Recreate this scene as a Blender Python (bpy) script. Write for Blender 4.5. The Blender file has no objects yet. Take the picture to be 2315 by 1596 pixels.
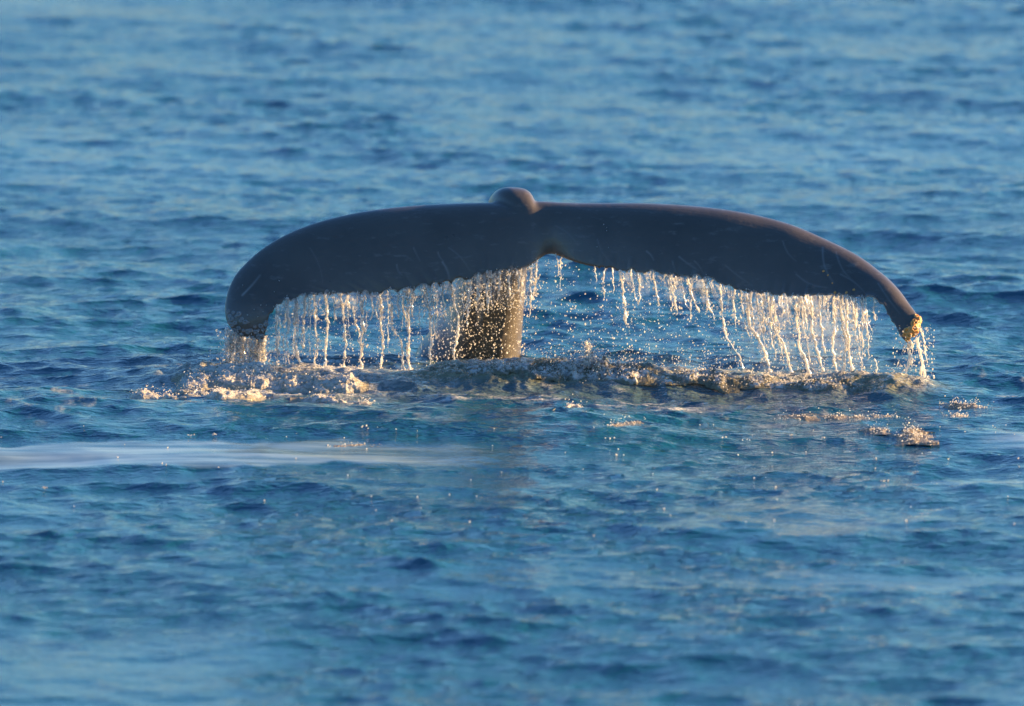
import bpy, bmesh, math, random
import numpy as np
from mathutils import Vector, Matrix

# ------------------------------------------------------------------ camera, sky, sun, exposure
scene = bpy.context.scene
C = scene.collection
R = math.radians
LENS, DIST, PITCH = 297.0, 60.2, R(6.5)
FWD = np.array([0.0, math.cos(PITCH), -math.sin(PITCH)])
UPV = np.array([0.0, math.sin(PITCH), math.cos(PITCH)])
RGT = np.array([1.0, 0.0, 0.0])
KPX = 36.0 / LENS / 2315.0                      # tangent per reference pixel (2315 px wide frame)

def ray(px, py):
    d = FWD + RGT * (px - 1157.5) * KPX - UPV * (py - 798.0) * KPX
    return d
_d0 = ray(1157.5, 830.0)
CAM = -_d0 * DIST                                # the whale stands at the world origin

cam_data = bpy.data.cameras.new("camera")
cam = bpy.data.objects.new("camera", cam_data)
C.objects.link(cam)
cam.location = CAM
cam.rotation_euler = (math.pi / 2 - PITCH, 0, 0)
cam_data.lens = LENS
cam_data.sensor_width = 36.0
cam_data.clip_start = 0.5
cam_data.clip_end = 20000.0
cam_data.dof.use_dof = True
cam_data.dof.focus_distance = DIST - 2.0
cam_data.dof.aperture_fstop = 1.9
scene.camera = cam

SUN_AZ, SUN_EL = R(76.0), R(11.0)                # azimuth clockwise from +Y (away from the camera)
SUN_DIR = Vector((math.sin(SUN_AZ) * math.cos(SUN_EL), math.cos(SUN_AZ) * math.cos(SUN_EL), math.sin(SUN_EL)))
world = bpy.data.worlds.new("World")
scene.world = world
world.use_nodes = True
wn = world.node_tree
bg = wn.nodes["Background"]
sky = wn.nodes.new("ShaderNodeTexSky")
sky.sky_type = 'NISHITA'
sky.sun_disc = False
sky.sun_elevation = SUN_EL
sky.sun_rotation = SUN_AZ
sky.altitude = 0
sky.air_density = 1.0
sky.dust_density = 0.6
sky.ozone_density = 5.6
wn.links.new(sky.outputs[0], bg.inputs[0])
bg.inputs[1].default_value = 0.07
sl = bpy.data.lights.new("sun", 'SUN')
sl.energy = 5.0
sl.angle = R(0.6)
sl.color = (1.0, 0.64, 0.28)
sun = bpy.data.objects.new("sun", sl)
C.objects.link(sun)
sun.rotation_euler = SUN_DIR.to_track_quat('Z', 'Y').to_euler()
sun.location = SUN_DIR * 60
vs = scene.view_settings
vs.view_transform = 'Standard'
vs.look = 'None'
vs.exposure = 2.22
vs.gamma = 1.0
scene.cycles.max_bounces = 10
scene.cycles.transparent_max_bounces = 24
scene.cycles.caustics_reflective = False
scene.cycles.caustics_refractive = False
scene.cycles.sample_clamp_indirect = 4.0

# ------------------------------------------------------------------ helpers
rng = np.random.default_rng(7)

def at(px, py, Y):
    """The point at depth Y that the photograph shows at reference pixel (px, py)."""
    d = ray(px, py)
    t = (Y - CAM[1]) / d[1]
    return CAM + d * t

def on_water(px, py, z=0.0):
    d = ray(px, py)
    t = (z - CAM[2]) / d[2]
    return CAM + d * t

def sm(a, b, x):
    t = np.clip((x - a) / (b - a), 0, 1)
    return t * t * (3 - 2 * t)

_lat = np.random.default_rng(11).random((256, 256)).astype(np.float32)
_lat3 = np.random.default_rng(12).random((64, 64, 64)).astype(np.float32)

def vnoise(x, y):
    x = np.asarray(x, dtype=np.float64); y = np.asarray(y, dtype=np.float64)
    xi = np.floor(x).astype(int); yi = np.floor(y).astype(int)
    fx = x - xi; fy = y - yi
    fx = fx * fx * (3 - 2 * fx); fy = fy * fy * (3 - 2 * fy)
    a = _lat[xi & 255, yi & 255]; b = _lat[(xi + 1) & 255, yi & 255]
    c = _lat[xi & 255, (yi + 1) & 255]; d = _lat[(xi + 1) & 255, (yi + 1) & 255]
    return (a * (1 - fx) + b * fx) * (1 - fy) + (c * (1 - fx) + d * fx) * fy

def fbm(x, y, o=4):
    s = 0; a = 0.5; n = 0
    for i in range(o):
        s = s + a * vnoise(x * 2 ** i + 17.3 * i, y * 2 ** i + 31.7 * i); n += a; a *= 0.5
    return s / n

def vnoise3(p):
    i = np.floor(p).astype(int); f = p - i
    f = f * f * (3 - 2 * f); i &= 63; j = (i + 1) & 63
    L = _lat3
    def g(a, b, c): return L[a[:, 0], b[:, 1], c[:, 2]]
    fx, fy, fz = f[:, 0], f[:, 1], f[:, 2]
    v0 = (g(i, i, i) * (1 - fx) + g(j, i, i) * fx) * (1 - fy) + (g(i, j, i) * (1 - fx) + g(j, j, i) * fx) * fy
    v1 = (g(i, i, j) * (1 - fx) + g(j, i, j) * fx) * (1 - fy) + (g(i, j, j) * (1 - fx) + g(j, j, j) * fx) * fy
    return v0 * (1 - fz) + v1 * fz

def fbm3(p, o=3):
    s = 0; a = 0.5; n = 0
    for k in range(o):
        s = s + a * vnoise3(p * 2 ** k + 7.7 * k); n += a; a *= 0.5
    return s / n

def mesh_np(name, verts, quads=None, tris=None, smooth=True):
    me = bpy.data.meshes.new(name)
    verts = np.asarray(verts, dtype=np.float32)
    parts = []
    starts = []
    off = 0
    if quads is not None and len(quads):
        q = np.asarray(quads, dtype=np.int32)
        parts.append(q.ravel()); starts.append(np.arange(len(q)) * 4); off = len(q) * 4
    if tris is not None and len(tris):
        t = np.asarray(tris, dtype=np.int32)
        parts.append(t.ravel()); starts.append(off + np.arange(len(t)) * 3)
    loops = np.concatenate(parts); st = np.concatenate(starts).astype(np.int32)
    me.vertices.add(len(verts)); me.vertices.foreach_set("co", verts.ravel())
    me.loops.add(len(loops)); me.loops.foreach_set("vertex_index", loops)
    me.polygons.add(len(st)); me.polygons.foreach_set("loop_start", st)
    me.update(calc_edges=True)
    if smooth:
        me.polygons.foreach_set("use_smooth", np.ones(len(st), dtype=bool))
    me.validate()
    return me

def attr(me, name, vals):
    a = me.attributes.new(name, 'FLOAT', 'POINT')
    a.data.foreach_set("value", np.ascontiguousarray(vals, dtype=np.float32).ravel())

def obj(name, me, mat=None, parent=None):
    o = bpy.data.objects.new(name, me)
    C.objects.link(o)
    if mat is not None and me is not None:
        me.materials.append(mat)
    if parent is not None:
        o.parent = parent
    return o

def tag(o, label=None, cat=None, group=None, kind=None):
    if label: o['label'] = label
    if cat: o['category'] = cat
    if group: o['group'] = group
    if kind: o['kind'] = kind
    return o

def new_mat(name):
    m = bpy.data.materials.new(name)
    m.use_nodes = True
    nt = m.node_tree
    nt.nodes.clear()
    out = nt.nodes.new("ShaderNodeOutputMaterial")
    return m, nt, out

def N(nt, t, **kw):
    n = nt.nodes.new(t)
    for k, v in kw.items():
        if isinstance(k, str) and hasattr(n, k): setattr(n, k, v)
    return n

def math_node(nt, op, a, b=None):
    n = nt.nodes.new("ShaderNodeMath"); n.operation = op
    for i, v in enumerate((a, b)):
        if v is None: continue
        if isinstance(v, (int, float)): n.inputs[i].default_value = v
        else: nt.links.new(v, n.inputs[i])
    return n.outputs[0]

def mix_col(nt, fac, a, b):
    n = nt.nodes.new("ShaderNodeMix"); n.data_type = 'RGBA'
    if isinstance(fac, (int, float)): n.inputs[0].default_value = fac
    else: nt.links.new(fac, n.inputs[0])
    for i, v in ((6, a), (7, b)):
        if isinstance(v, tuple): n.inputs[i].default_value = (*v, 1)
        else: nt.links.new(v, n.inputs[i])
    return n.outputs[2]

def get_attr(nt, name):
    n = nt.nodes.new("ShaderNodeAttribute"); n.attribute_name = name
    return n.outputs["Fac"]

def noise_tex(nt, scale, detail=3.0, rough=0.5, vec=None, dist=0.0):
    n = nt.nodes.new("ShaderNodeTexNoise")
    n.inputs["Scale"].default_value = scale; n.inputs["Detail"].default_value = detail
    n.inputs["Roughness"].default_value = rough; n.inputs["Distortion"].default_value = dist
    if vec is not None: nt.links.new(vec, n.inputs["Vector"])
    return n.outputs["Fac"]

def obj_coord(nt, scale=(1, 1, 1)):
    t = nt.nodes.new("ShaderNodeTexCoord")
    m = nt.nodes.new("ShaderNodeMapping")
    m.inputs["Scale"].default_value = scale
    nt.links.new(t.outputs["Object"], m.inputs["Vector"])
    return m.outputs[0]

# ------------------------------------------------------------------ the sea: one sheet to the horizon
def axis(lo, hi, segs, far):
    """Dense between lo and hi (segs: list of (start, end, step)), stretching out to +-far."""
    pts = []
    for a, b, s in segs:
        pts.append(np.arange(a, b, s))
    c = np.concatenate(pts)
    out_hi = [hi]; s = segs[-1][2]
    while out_hi[-1] < far: s *= 1.22; out_hi.append(out_hi[-1] + s)
    out_lo = [lo]; s = segs[0][2]
    while out_lo[-1] > -far: s *= 1.22; out_lo.append(out_lo[-1] - s)
    return np.concatenate([np.array(out_lo[:0:-1]), c, np.array(out_hi)])

gx = axis(-6.2, 6.2, [(-6.2, 6.2, 0.022)], 9000.0)
gy = axis(-18.0, 45.0, [(-18.0, -3.4, 0.055), (-3.4, 1.2, 0.03), (1.2, 12.0, 0.06), (12.0, 45.0, 0.085)], 9000.0)

NW = 1500
wr = np.random.default_rng(21)
lam = np.exp(wr.uniform(math.log(0.14), math.log(9.0), NW))
th0 = R(-112.0)
spread = np.where(lam > 1.5, R(32), R(42))
th = th0 + wr.normal(0, 1, NW) * spread
kk = 2 * math.pi / lam
kx, ky = kk * np.cos(th), kk * np.sin(th)
ph = wr.uniform(0, 2 * math.pi, NW)
def spectrum(l):
    w = np.where(l > 0.45, (0.45 / l) ** 1.15, 1.0)
    w = w * np.where(l < 0.35, 1.1, 1.0)
    return w
MSS = 0.017
ws = spectrum(lam)
amp = np.sqrt(2 * MSS * ws / ws.sum()) / kk
bands = [lam > 1.6, (lam <= 1.6) & (lam > 0.5), lam <= 0.5]

def calm_field(x, y):
    """1 where the surface is slick and smooth, 0 where the wind ruffles it."""
    n = fbm(x * 0.22 + 3.1, y * 0.10 + 9.2, 3)
    n_ = fbm(x * 0.55 + 33.1, y * 0.38 + 19.2, 3)
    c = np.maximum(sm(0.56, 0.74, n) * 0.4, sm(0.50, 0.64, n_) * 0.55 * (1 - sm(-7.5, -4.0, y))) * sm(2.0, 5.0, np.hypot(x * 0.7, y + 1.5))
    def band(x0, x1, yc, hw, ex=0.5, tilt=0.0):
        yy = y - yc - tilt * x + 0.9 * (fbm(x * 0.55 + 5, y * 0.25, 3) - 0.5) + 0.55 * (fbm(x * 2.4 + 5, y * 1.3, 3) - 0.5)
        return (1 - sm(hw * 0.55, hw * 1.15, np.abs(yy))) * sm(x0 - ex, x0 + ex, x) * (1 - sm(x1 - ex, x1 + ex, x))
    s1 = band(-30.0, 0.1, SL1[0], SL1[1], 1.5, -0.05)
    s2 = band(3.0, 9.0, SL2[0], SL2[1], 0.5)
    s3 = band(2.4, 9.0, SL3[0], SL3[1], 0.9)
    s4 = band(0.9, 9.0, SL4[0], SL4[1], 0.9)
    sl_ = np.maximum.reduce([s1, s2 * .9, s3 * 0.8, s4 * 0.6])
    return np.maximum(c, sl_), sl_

def _band(p0, p1):
    a, b = on_water(1157, p0)[1], on_water(1157, p1)[1]
    return ((a + b) / 2, abs(a - b) / 2)
SL1 = _band(1012, 1066); SL2 = _band(978, 1012); SL3 = _band(1088, 1104); SL4 = _band(1285, 1330)

def mound(x, y):
    """Water heaped up by the rising tail: a long swell in front of the stock."""
    yc = -1.25 - 0.10 * (x - 0.4)
    ext = np.interp(x, [-1.9, -1.2, -0.8, -0.5, -0.2, 0.2, 0.5, 0.8, 1.1, 1.4, 1.8, 2.2, 2.5, 2.9, 3.3], [0, .25, .5, .8, 1, 1.0, .95, .85, .8, .68, .62, .55, .5, .2, 0])
    ext = ext * (0.85 + 0.3 * vnoise(x * 1.6 + 4, x * 0 + 2.5))
    dy = y - yc
    prof = np.where(dy > 0, np.exp(-(dy / 0.42) ** 2), np.exp(-(dy / 0.62) ** 2))
    left = 0.10 * np.exp(-((x + 2.0) / 0.7) ** 2) * np.exp(-((y + 1.0) / 0.55) ** 2)
    r2 = 0.07 * np.exp(-((x - 2.55) / 0.45) ** 2) * np.exp(-((y + 1.75) / 0.35) ** 2)
    return 0.165 * ext * prof + left + r2

def turb(x, y):
    """Where the water is churned up."""
    t = sm(-2.9, -2.2, x) * (1 - sm(2.2, 3.1, x)) * sm(-2.7, -1.9, y + 0.08 * x) * (1 - sm(0.2, 0.9, y))
    return t

GX, GY = np.meshgrid(gx, gy)
def wave_sum(sel, fx, fy, mode):
    """Tensor evaluation of sum a*cos(kx x + ky y + ph) (mode c) or sin with weight (mode x, y)."""
    a = amp[sel]; k1 = kx[sel]; k2 = ky[sel]; p = ph[sel]; k = kk[sel]
    X = np.outer(fx, k1); Y = np.outer(fy, k2) + p
    if mode == 'c':
        return (np.cos(Y) * a) @ np.cos(X).T - (np.sin(Y) * a) @ np.sin(X).T
    w = a * (k1 if mode == 'x' else k2) / k
    return -((np.sin(Y) * w) @ np.cos(X).T + (np.cos(Y) * w) @ np.sin(X).T)

far_r = np.sqrt(np.maximum(np.abs(GX) - 6, 0) ** 2 + np.maximum(np.maximum(GY - 45, -18 - GY), 0) ** 2)
calm, slick = calm_field(GX, GY)
gust = 0.68 + 0.6 * sm(0.3, 0.68, fbm(GX * 0.45 + 40, GY * 0.16 + 11, 3))
H = np.zeros_like(GX); DX = np.zeros_like(GX); DY = np.zeros_like(GX)
for bi, sel in enumerate(bands):
    m = np.exp(-far_r / (18.0, 4.0, 1.0)[bi])
    m = m * (1 - calm * (0.15, 0.60, 0.80)[bi])
    if bi > 0: m = m * gust * (1 - 0.30 * sm(8, 30, GY))
    H += wave_sum(sel, gx, gy, 'c') * m
    ch = (1.8, 2.0, 1.6)[bi]
    DX += wave_sum(sel, gx, gy, 'x') * m * ch
    DY += wave_sum(sel, gx, gy, 'y') * m * ch

tb = turb(GX, GY)
md = mound(GX, GY)
n1 = np.abs(fbm(GX * 3.4 + 50, GY * 2.0 + 8, 4) - 0.5) * 2
n2 = np.abs(fbm(GX * 10.0 + 13, GY * 5.0 + 70, 3) - 0.5) * 2
ridged = (1 - n1) * 0.075 + (1 - n2) * 0.04 - 0.085
churn = sm(0.02, 0.11, md)
swell = 0.12 * np.exp(-((GY - SL1[0] - 1.5) / 1.35) ** 2) * (1 - sm(0.3, 1.6, GX)) * np.exp(-np.maximum(-GX - 6, 0) / 8)
H = H * (1 - 0.5 * churn) + md + swell + ridged * np.maximum(churn, tb * 0.35)

VX = GX + DX; VY = GY + DY; VZ = H
def sea_z(x, y):
    """Height of the sheet near (x, y)."""
    i = np.clip(np.searchsorted(gx, x), 0, len(gx) - 1); j = np.clip(np.searchsorted(gy, y), 0, len(gy) - 1)
    return VZ[j, i]

# foam and bubbles carried in the surface (shapes of their own), plus painted sky streaks
fo_n = fbm(GX * 5.0 + 9, GY * 3.2 + 2, 4)
fo_n2 = fbm(GX * 14.0 + 1, GY * 9.0 + 5, 3)
left_foam = sm(-2.65, -2.1, GX) * (1 - sm(-1.25, -0.6, GX)) * sm(-2.5, -1.9, GY) * (1 - sm(-0.4, 0.1, GY))
streak = sm(-0.8, -0.4, GX) * (1 - sm(1.0, 1.6, GX)) * sm(-3.1, -2.7, GY) * (1 - sm(-2.3, -2.05, GY))  # sky reflection on calm streaks, painted pale through the foam mask
stream_y = np.interp(GX, [-2.2, -1.5, 0, 1.2, 2.4, 3.0], [-0.5, -0.45, -0.3, -0.7, -0.9, -1.3])
rows = np.exp(-((GY - stream_y) / 0.35) ** 2) * sm(-2.4, -2.0, GX) * (1 - sm(2.7, 3.2, GX))
crest = churn * sm(0.075, 0.13, md) * sm(-1.35, -1.1, GY + 0.1 * (GX - 0.4))
fo_n3 = fbm(GX * 2.6 + 21, GY * 2.0 + 60, 4)
crest_band = sm(-1.0, -0.4, GX) * (1 - sm(2.3, 2.8, GX)) * np.exp(-((GY + 1.05 + 0.10 * (GX - 0.4)) / 0.30) ** 2)
face = churn * sm(-0.6, 0.2, GX)
foam = np.clip(sm(0.36, 0.56, fo_n) * left_foam * 0.95 + sm(0.54, 0.66, fbm(GX * 2.2 + 3, GY * 6.0 + 12, 4)) * streak * 0.75
               + sm(0.46, 0.62, fo_n) * rows * 0.9 + sm(0.40, 0.58, 0.5 * fo_n2 + 0.5 * fo_n3) * crest_band * sm(0.40, 0.58, fbm(GX * 1.7 + 80, GY * 1.5, 2))
               + sm(0.52, 0.68, 0.5 * fo_n2 + 0.5 * fo_n3) * face * 0.7, 0, 1)
VZ += foam * (0.045 * (fbm(GX * 16 + 7, GY * 10 + 3, 3) - 0.35)) * (np.abs(GY + 1.2) < 2.0)
specks = sm(0.68, 0.74, fbm(GX * 7.0 + 90, GY * 3.5 + 33, 4)) * sm(-5, -2.5, GY) * (1 - sm(-1.5, 0, GY)) * 0.35 * (np.abs(GX) < 3.6)
foam = np.maximum(foam, specks)
aer = np.clip(np.maximum(churn * 1.0, tb * 0.32) * (0.65 + 0.7 * fbm(GX * 1.6, GY * 1.2 + 4, 3)), 0, 1)

nx, ny = len(gx), len(gy)
idx = np.arange(nx * ny).reshape(ny, nx)
quads = np.stack([idx[:-1, :-1], idx[:-1, 1:], idx[1:, 1:], idx[1:, :-1]], -1).reshape(-1, 4)
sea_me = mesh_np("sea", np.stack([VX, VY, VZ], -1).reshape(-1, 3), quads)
attr(sea_me, "foam", foam); attr(sea_me, "aer", aer); attr(sea_me, "calm", calm); attr(sea_me, "painted_sheen", sm(0.5, 0.95, slick))

def make_sea_mat():
    m, nt, out = new_mat("sea_water")
    p = N(nt, "ShaderNodeBsdfPrincipled")
    fo, ae, ca = get_attr(nt, "foam"), get_attr(nt, "aer"), get_attr(nt, "calm")
    vec = obj_coord(nt)
    deep = mix_col(nt, noise_tex(nt, 0.35, 2, 0.5, vec), (0.003, 0.058, 0.094), (0.005, 0.074, 0.118))
    aerated = mix_col(nt, noise_tex(nt, 7.0, 4, 0.6, vec), (0.060, 0.085, 0.055), (0.30, 0.26, 0.15))
    col = mix_col(nt, ae, deep, aerated)
    fn = N(nt, "ShaderNodeMapRange"); fn.inputs[1].default_value = 0.36; fn.inputs[2].default_value = 0.60
    nt.links.new(noise_tex(nt, 26.0, 4, 0.7, vec), fn.inputs[0])
    fo = math_node(nt, 'MULTIPLY', fo, fn.outputs[0])
    fbh = noise_tex(nt, 38.0, 4, 0.7, vec)
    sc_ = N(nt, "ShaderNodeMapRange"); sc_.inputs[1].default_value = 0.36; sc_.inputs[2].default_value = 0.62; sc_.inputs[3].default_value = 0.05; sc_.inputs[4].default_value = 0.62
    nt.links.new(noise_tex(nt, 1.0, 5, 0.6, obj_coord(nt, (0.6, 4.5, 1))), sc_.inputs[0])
    # pale horizon reflection of the slicks, painted into the base colour
    col = mix_col(nt, math_node(nt, 'MULTIPLY', get_attr(nt, "painted_sheen"), sc_.outputs[0]), col, (0.46, 0.60, 0.62))
    col = mix_col(nt, fo, col, (0.80, 0.78, 0.74))
    nt.links.new(col, p.inputs["Base Color"])
    rough = math_node(nt, 'ADD', math_node(nt, 'ADD', math_node(nt, 'MULTIPLY', fo, 0.5), 0.06), math_node(nt, 'MULTIPLY', get_attr(nt, 'painted_sheen'), 0.14))
    nt.links.new(rough, p.inputs["Roughness"])
    p.inputs["IOR"].default_value = 1.33
    # capillary ripples
    v1 = obj_coord(nt, (0.75, 1.2, 1.0))
    h0 = math_node(nt, 'ADD', math_node(nt, 'ADD', math_node(nt, 'MULTIPLY', noise_tex(nt, 5.0, 3, 0.55, v1, 0.5), 1.6), math_node(nt, 'MULTIPLY', noise_tex(nt, 13.0, 3, 0.55, v1, 0.4), 0.7)),
                  math_node(nt, 'MULTIPLY', noise_tex(nt, 30.0, 2, 0.5, v1, 0.3), 0.30))
    h = math_node(nt, 'ADD', h0, math_node(nt, 'MULTIPLY', math_node(nt, 'MULTIPLY', fbh, fo), 1.2))
    b = N(nt, "ShaderNodeBump")
    b.inputs["Distance"].default_value = 0.035
    st = math_node(nt, 'MULTIPLY', math_node(nt, 'SUBTRACT', 1.0, ca), 0.62)
    st = math_node(nt, 'ADD', st, math_node(nt, 'MULTIPLY', ae, 0.9))
    nt.links.new(st, b.inputs["Strength"]); nt.links.new(h, b.inputs["Height"])
    nt.links.new(b.outputs[0], p.inputs["Normal"])
    nt.links.new(p.outputs[0], out.inputs[0])
    return m
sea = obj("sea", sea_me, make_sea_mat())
tag(sea, "blue rippled sea surface with a smooth pale slick and churned green swell", "water", kind="structure")

# ------------------------------------------------------------------ the whale's tail
# rows from the left tip to the right tip: leading edge (px, py), trailing edge (px, py), depth of each, thickness
ROWS = [
    (536, 759, 594, 771, -0.46, -0.48, 0.03), (515, 730, 604, 742, -0.40, -0.50, 0.06), (509, 706, 612, 714, -0.33, -0.50, 0.08),
    (511, 680, 632, 691, -0.26, -0.48, 0.10), (517, 655, 660, 682, -0.19, -0.46, 0.12), (532, 625, 695, 675, -0.12, -0.44, 0.14),
    (555, 598, 738, 669, -0.04, -0.42, 0.15), (590, 567, 787, 668, 0.04, -0.42, 0.17), (640, 536, 840, 670, 0.11, -0.42, 0.19),
    (700, 511, 890, 665, 0.17, -0.42, 0.21), (770, 492, 935, 660, 0.22, -0.42, 0.23), (850, 478, 985, 652, 0.26, -0.41, 0.25),
    (940, 470, 1035, 640, 0.29, -0.39, 0.26), (1030, 466, 1085, 629, 0.31, -0.37, 0.27), (1100, 466, 1135, 618, 0.32, -0.34, 0.29),
    (1160, 468, 1190, 602, 0.32, -0.29, 0.31), (1195, 468, 1222, 582, 0.32, -0.23, 0.32), (1220, 468, 1243, 573, 0.32, -0.20, 0.32),
    (1250, 468, 1264, 578, 0.32, -0.23, 0.31), (1295, 468, 1302, 590, 0.31, -0.30, 0.29), (1350, 467, 1350, 604, 0.29, -0.36, 0.27),
    (1430, 466, 1410, 616, 0.26, -0.42, 0.26), (1510, 468, 1480, 621, 0.22, -0.47, 0.25), (1590, 473, 1550, 627, 0.17, -0.52, 0.23),
    (1670, 483, 1615, 639, 0.10, -0.57, 0.22), (1740, 497, 1680, 661, 0.02, -0.62, 0.20), (1800, 515, 1740, 668, -0.08, -0.68, 0.19),
    (1860, 541, 1795, 672, -0.19, -0.75, 0.17), (1910, 565, 1845, 668, -0.31, -0.82, 0.16), (1950, 588, 1890, 668, -0.43, -0.89, 0.14),
    (1985, 615, 1930, 673, -0.56, -0.97, 0.12), (2013, 640, 1965, 678, -0.70, -1.04, 0.11), (2037, 667, 1992, 692, -0.85, -1.11, 0.10),
    (2055, 690, 2010, 720, -0.98, -1.17, 0.08), (2070, 708, 2025, 742, -1.08, -1.22, 0.07), (2079, 724, 2038, 762, -1.16, -1.26, 0.06),
    (2074, 752, 2052, 774, -1.22, -1.27, 0.03)]
ROWS = np.array(ROWS, dtype=float)
ROWS[:, 4] = ROWS[:, 5] + 0.58 * (ROWS[:, 4] - ROWS[:, 5]) + 0.03

def catmull(P, n):
    P = np.asarray(P, float); m = len(P)
    t = np.linspace(0, m - 1, n); i = np.clip(t.astype(int), 0, m - 2); f = (t - i)[:, None]
    g = lambda k: P[np.clip(k, 0, m - 1)]
    p0, p1, p2, p3 = g(i - 1), g(i), g(i + 1), g(i + 2)
    return 0.5 * (2 * p1 + (p2 - p0) * f + (2 * p0 - 5 * p1 + 4 * p2 - p3) * f ** 2 + (3 * p1 - p0 - 3 * p2 + p3) * f ** 3)

NS = 560
RW = catmull(ROWS, NS)
# knobbly, scalloped trailing edge: cusps of skin between small round bites
arc = np.concatenate([[0], np.cumsum(np.hypot(np.diff(RW[:, 2]), np.diff(RW[:, 3])))])
srng = np.random.default_rng(5)
cusps = [0.0]
while cusps[-1] < arc[-1]: cusps.append(cusps[-1] + srng.uniform(13, 40))
cusps = np.array(cusps); deps = srng.uniform(5.0, 17.0, len(cusps))
ci = np.clip(np.searchsorted(cusps, arc, side='right') - 1, 0, len(cusps) - 2)
ft = (arc - cusps[ci]) / (cusps[ci + 1] - cusps[ci])
bite = deps[ci] * np.sqrt(np.clip(1 - (2 * ft - 1) ** 2, 0, 1))
edge_fade = np.where(RW[:, 2] < 1170, 1.0, sm(1300, 1420, RW[:, 2]) * 0.75) * sm(0, 60, arc) * (1 - sm(arc[-1] - 60, arc[-1], arc))
RW[:, 3] += 2.5 - bite * edge_fade
LE = np.array([at(r[0], r[1], r[4]) for r in RW]); TE = np.array([at(r[2], r[3], r[5]) for r in RW])
THK = RW[:, 6] * 0.75
smooth_TE = np.array([np.convolve(np.pad(TE[:, k], 20, mode='edge'), np.ones(41) / 41, 'valid') for k in range(3)]).T
span = np.gradient(0.5 * (LE + smooth_TE), axis=0)
chord = smooth_TE - LE
nrm = np.cross(chord, span); nrm /= np.linalg.norm(nrm, axis=1)[:, None]
flip = np.sign(np.sum(nrm * np.array([0, -1, 0.4]), 1)); nrm *= flip[:, None]
for k in range(3): nrm[:, k] = np.convolve(np.pad(nrm[:, k], 15, mode='edge'), np.ones(31) / 31, 'valid')
nrm /= np.linalg.norm(nrm, axis=1)[:, None]
MC = 26
v = (1 - np.cos(np.linspace(0, math.pi, MC))) / 2
prof = 2.6 * (0.2969 * np.sqrt(v) - 0.1260 * v - 0.3516 * v ** 2 + 0.2843 * v ** 3 - 0.1015 * v ** 4) / 0.26 * 0.5 * 0.5
prof = prof / prof.max() * 0.5 * (1 - 0.0 * v) + 0.010 * sm(0, 0.2, v)
loop = []
for s, sgn in ((range(MC), 1), (range(MC - 1, -1, -1), -1)):
    for k in s:
        c = LE + (smooth_TE + (TE - smooth_TE) * float(sm(0.80, 1.0, v[k])) - LE) * v[k] + nrm * (0.055 * math.sin(math.pi * v[k]) * np.minimum(1, THK / 0.2))[:, None]
        loop.append(c + nrm * (sgn * prof[k] * THK * (1.0 if sgn > 0 else 0.75))[:, None] + nrm * (sgn * 0.004))
loop = np.stack(loop, 1)                        # NS x 2MC x 3
nl = loop.shape[1]
fv = loop.reshape(-1, 3)
gi = np.arange(NS * nl).reshape(NS, nl)
fq = np.stack([gi[:-1], np.roll(gi[:-1], -1, 1), np.roll(gi[1:], -1, 1), gi[1:]], -1).reshape(-1, 4)
ends = np.concatenate([[loop[0].mean(0)], [loop[-1].mean(0)]])
e0 = len(fv); fv = np.concatenate([fv, ends])
ft_ = [(e0, gi[0, (k + 1) % nl], gi[0, k]) for k in range(nl)] + [(e0 + 1, gi[-1, k], gi[-1, (k + 1) % nl]) for k in range(nl)]

# the stock: rises from the water behind the flukes, arches over and runs out as a ridge towards the notch
STK = [  # px, py of the axis, depth, half width, half depth
    (1048, 1010, 0.95, 0.50, 0.46), (1058, 860, 0.92, 0.43, 0.43), (1072, 800, 0.88, 0.36, 0.40), (1093, 740, 0.80, 0.285, 0.37),
    (1107, 680, 0.71, 0.250, 0.33), (1120, 620, 0.60, 0.225, 0.29), (1135, 560, 0.46, 0.195, 0.25), (1148, 510, 0.30, 0.175, 0.21),
    (1154, 475, 0.16, 0.160, 0.16), (1168, 466, 0.03, 0.135, 0.125), (1190, 483, -0.085, 0.085, 0.08), (1207, 507, -0.15, 0.052, 0.045),
    (1220, 530, -0.165, 0.025, 0.025)]
SP = catmull(np.array(STK, float), 90)
cen = np.array([at(r[0], r[1], r[2]) for r in SP])
tan = np.gradient(cen, axis=0); tan /= np.linalg.norm(tan, axis=1)[:, None]
side = np.array([1.0, 0, 0]) - tan * tan[:, :1]; side /= np.linalg.norm(side, axis=1)[:, None]
dep = np.cross(tan, side)
NA = 40
ang = np.linspace(0, 2 * math.pi, NA, endpoint=False)
def spow(c, e): return np.sign(c) * np.abs(c) ** e
ring = cen[:, None] + side[:, None] * (SP[:, 3:4] * spow(np.cos(ang), 0.72)[None])[..., None] + dep[:, None] * (SP[:, 4:5] * spow(np.sin(ang), 0.8)[None])[..., None]
sv = ring.reshape(-1, 3)
si = np.arange(len(sv)).reshape(90, NA)
sq = np.stack([si[:-1], np.roll(si[:-1], -1, 1), np.roll(si[1:], -1, 1), si[1:]], -1).reshape(-1, 4)
sv = np.concatenate([sv, [cen[0], cen[-1]]])
st_ = [(90 * NA, si[0, (k + 1) % NA], si[0, k]) for k in range(NA)] + [(90 * NA + 1, si[-1, k], si[-1, (k + 1) % NA]) for k in range(NA)]
o1 = len(fv)
raw = mesh_np("whale_raw", np.concatenate([fv, sv]), np.concatenate([fq, sq + o1]), np.concatenate([np.array(ft_), np.array(st_) + o1]))
bmx = bmesh.new(); bmx.from_mesh(raw); bmesh.ops.recalc_face_normals(bmx, faces=bmx.faces); bmx.to_mesh(raw); bmx.free()
tmp = bpy.data.objects.new("whale_tmp", raw); C.objects.link(tmp)
rm = tmp.modifiers.new("remesh", 'REMESH'); rm.mode = 'VOXEL'; rm.voxel_size = 0.0075; rm.use_smooth_shade = True
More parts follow.
